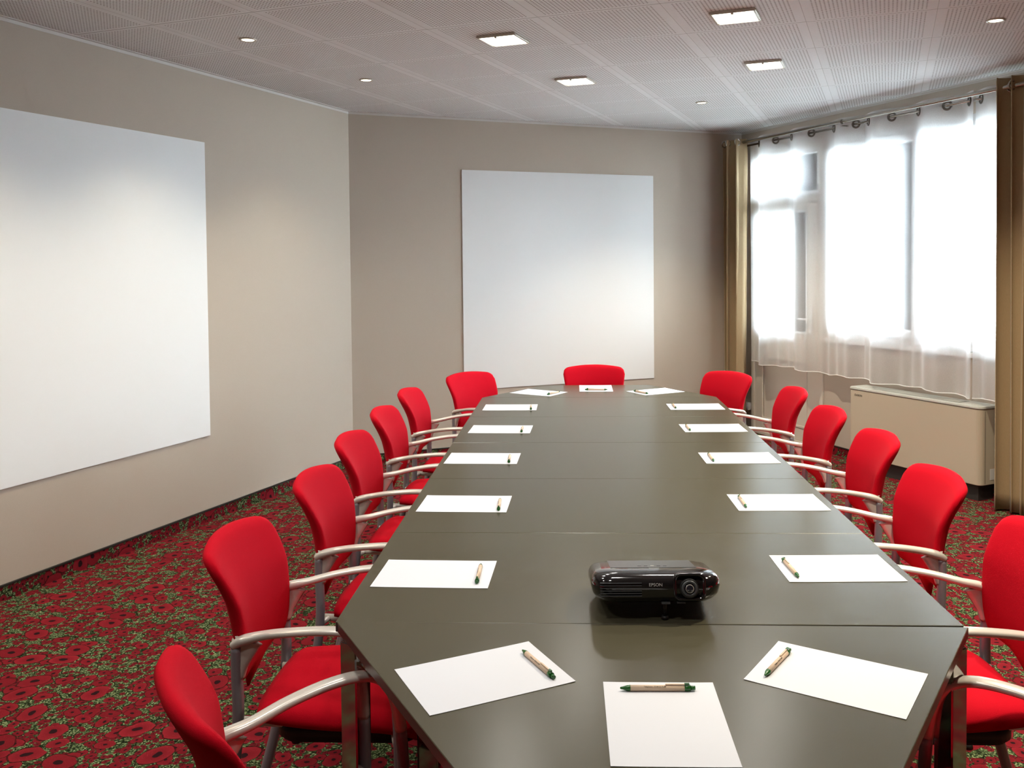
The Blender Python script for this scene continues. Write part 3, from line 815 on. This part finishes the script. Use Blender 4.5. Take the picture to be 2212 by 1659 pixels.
txt=text_mesh('Téléphone : 03.84.53.76.88',0.0038,0.00005)
pens=[('N1',-0.233,-0.222,118.7,'on the left of the three sheets nearest the camera'),('N2',-0.003,-0.324,-178.9,'on the middle one of the three sheets nearest the camera'),('N3',0.247,-0.206,-122.3,'on the right of the three sheets nearest the camera'),
 ('L1',-0.405,0.313,91,'on the left side sheet nearest the projector'),('L2',-0.405,0.994,92,'on the second left side sheet from the camera'),('L3',-0.419,1.709,91.7,'on the third left side sheet from the camera'),('L4',-0.402,2.375,90,'on the fourth left side sheet from the camera'),('L5',-0.388,3.045,92,'on the furthest sheet of the left row'),
 ('R1',0.407,0.365,-86.6,'on the right side sheet nearest the projector'),('R2',0.406,1.032,-90,'on the second right side sheet from the camera'),('R3',0.407,1.729,-89,'on the third right side sheet from the camera'),('R4',0.399,2.404,-88,'on the fourth right side sheet from the camera'),('R5',0.407,3.072,-88,'on the furthest sheet of the right row'),
 ('F1',-0.272,3.600,58,'on the left sheet of the far end table'),('F2',-0.008,3.745,-1.5,'on the middle sheet of the far end table'),('F3',0.265,3.622,-56,'on the right sheet of the far end table')]
for i,(k,x,y,a,where) in enumerate(pens):
    p=pen0 if i==0 else copy_tree(pen0)
    p.location=(x,y,0.7413); p.rotation_euler=(0,0,radians(a)); tag(p,'green-tipped card ballpoint pen, '+where,'pen')
    if k in('N1','N2','N3'):
        # printed line on the barrel, on the side that faces up to the viewer
        me=txt.copy() if len(txt.materials)==0 else txt
        if len(me.materials)==0: me.materials.append(M['ink']); txt=me
        for vtx in (me.vertices if k=='N1' else []):
            yy=vtx.co.y; ang=yy/0.0054
            vtx.co.z=0.0056*cos(ang)+vtx.co.z; vtx.co.y=0.0056*sin(ang)
        o=bpy.data.objects.new('printed_text',me); COL.objects.link(o); o.parent=p; o.location=(0.006,0,0.0054); o.rotation_euler=(radians(42),0,pi)

# ------------------------------------------------------------------ projector
TILT=radians(-10.5)
pr=thing('video_projector','glossy black projector propped up on its front foot on the near table module','projector',(0.022,0.222,0.7405),radians(1.5),None)
PW,PD,PH=0.147,0.226,0.066
ct,st_=cos(TILT),sin(TILT)
def tl(p):   # tilt local body coordinates about the back lower edge (x, y from back 0 to front -PD, z)
    x,y,z=p; z=z+0.004
    return (x, y*ct + z*st_*-1.0, -y*sin(-TILT) + z*ct)
bm_=MB()
# body as lofted rounded sections along z
def section(hx,y0,y1,rf,rb,n=7):
    return rrect(-hx,hx,y0,y1,[rb,rb,rf,rf],n)
levels=[(0.000,PW-0.022,-PD+0.022,-0.016,0.045,0.03),(0.006,PW-0.012,-PD+0.012,-0.008,0.050,0.035),(0.018,PW-0.004,-PD+0.004,-0.002,0.045,0.04),(0.034,PW,-PD,0.0,0.046,0.04),
        (0.047,PW-0.001,-PD+0.002,0.0,0.046,0.04),(0.056,PW-0.005,-PD+0.008,-0.004,0.045,0.04),(0.062,PW-0.013,-PD+0.018,-0.010,0.052,0.035),(0.0655,PW-0.028,-PD+0.036,-0.022,0.045,0.03),(0.067,PW-0.05,-PD+0.06,-0.045,0.03,0.02)]
secs=[(z,section(hx,y0,y1,rf,rb)) for z,hx,y0,y1,rf,rb in levels]
n=len(secs[0][1]); vs=[];fs=[]
for z,sec in secs:
    for (x,y) in sec: vs.append(tl((x,y,z)))
for i in range(len(secs)-1):
    for k in range(n): fs.append((i*n+k,i*n+(k+1)%n,(i+1)*n+(k+1)%n,(i+1)*n+k))
bm_.add(vs,fs,0,True); bm_.add([vs[k] for k in range(n)],[tuple(range(n))],0); bm_.add(vs[-n:],[tuple(range(n))],0,True)
body=bm_.build('housing',M['gloss'],pr)
def prx(mb,name,mat,parent=pr,**k):
    mb.v=[tl(p) for p in mb.v]; return mb.build(name,mat,parent,**k)
prx(MB().box(-0.100,0.100,-0.150,-0.03,0.0660,0.0676),'top_panel',M['dgrey'],bevel=0.0006)
for k in range(6):
    z=0.016+0.0055*k; a=MB(); a.box(-0.128,-0.035,-PD-0.0012,-PD+0.006,z,z+0.0016); prx(a,'vent_slat',M['dgrey'])
# lens hood: recess frame + lens rings
hx,hz=0.072,0.034
a=MB(); fr=rrect(hx-0.036,hx+0.036,hz-0.027,hz+0.031,[0.014]*4,5)
out=[(x,-PD-0.004,z) for x,z in fr]
inn=[(hx+(x-hx)*0.86,-PD-0.0045,hz+(z-hz)*0.86) for x,z in fr]
bk=[(x,-PD+0.012,z) for x,z in fr]; ib=[(hx+(x-hx)*0.8,-PD+0.004,hz+(z-hz)*0.8) for x,z in fr]
N=len(fr); V=out+inn+bk+ib; Fc=[]
for k in range(N):
    k2=(k+1)%N; Fc+=[(k,k2,N+k2,N+k),(k,2*N+k,2*N+k2,k2),(N+k,N+k2,3*N+k2,3*N+k)]
Fc.append(tuple(3*N+k for k in range(N)))
a.add(V,Fc,0,True); prx(a,'lens_surround',M['gloss'])
a=MB(); a.sweep([(hx-0.001,-PD+0.006,hz-0.001),(hx-0.001,-PD-0.006,hz-0.001)],[(0.0225,0.0225),(0.0205,0.0205)],(1,0,0),n=28,sub=1); prx(a,'lens_barrel',M['black'])
a=MB(); a.torus((hx-0.001,-PD-0.006,hz-0.001),(0,1,0),0.0150,0.0032,28,8); prx(a,'focus_ring',M['dgrey'])
a=MB(); a.sweep([(hx-0.001,-PD-0.003,hz-0.001),(hx-0.001,-PD-0.0085,hz-0.001),(hx-0.001,-PD-0.0105,hz-0.001)],[(0.0125,0.0125),(0.0105,0.0105),(0.003,0.003)],(1,0,0),n=24,sub=2); prx(a,'lens_glass',M['lens'])
a=MB(); a.torus((hx-0.001,-PD-0.009,hz-0.001),(0,1,0),0.0085,0.0008,24,6); prx(a,'lens_rim',M['bezel'])
a=MB(); a.box(hx-0.028,hx-0.010,-PD+0.002,-PD+0.020,0.0,0.003); a.box(0.010,0.029,-PD+0.010,-PD+0.03,-0.003,0.002); prx(a,'foot_release',M['dgrey'])
# foot straight down to the table
fx,fy,fz=tl((0.019,-PD+0.028,0.0))
a=MB(); a.cyl((fx,fy,fz+0.004),(fx,fy,0.006),0.0042,n=12); a.cyl((fx,fy,0.008),(fx,fy,0.0),0.0075,0.0085,14); a.build('front_foot',M['black'],pr)
for sx in (-1,1):
    a=MB(); a.cyl((sx*0.11,-0.02,0.0085),(sx*0.11,-0.02,0.0),0.007,n=12); a.build('rear_foot',M['black'],pr)
def ptext(body,size,x,z,y=-PD-0.0010,mat='whiteprint',name='brand_lettering'):
    me=text_mesh(body,size,0.0003)
    for v in me.vertices:
        v.co=Vector(tl((v.co.x+x, y, v.co.y+z)))
    link_mesh(name,me,M[mat],pr)
ptext('EPSON',0.0100,-0.004,0.0405)
ptext('3LCD',0.0048,0.122,0.037,y=-PD+0.0155,name='small_lettering')
me=text_mesh('EPSON',0.0075,0.0002)
for v in me.vertices: v.co=Vector(tl((v.co.x,-0.158+v.co.y,0.0679)))
link_mesh('top_lettering',me,M['whiteprint'],pr)
for k in range(5):
    a=MB(); xx=-0.030+0.015*k; a.sweep([(xx,-0.125,0.0672),(xx,-0.125,0.0684)],[(0.0045,0.0030)]*2,(1,0,0),n=12,sub=1); prx(a,'control_button',M['bezel'] if k==2 else M['dgrey'])
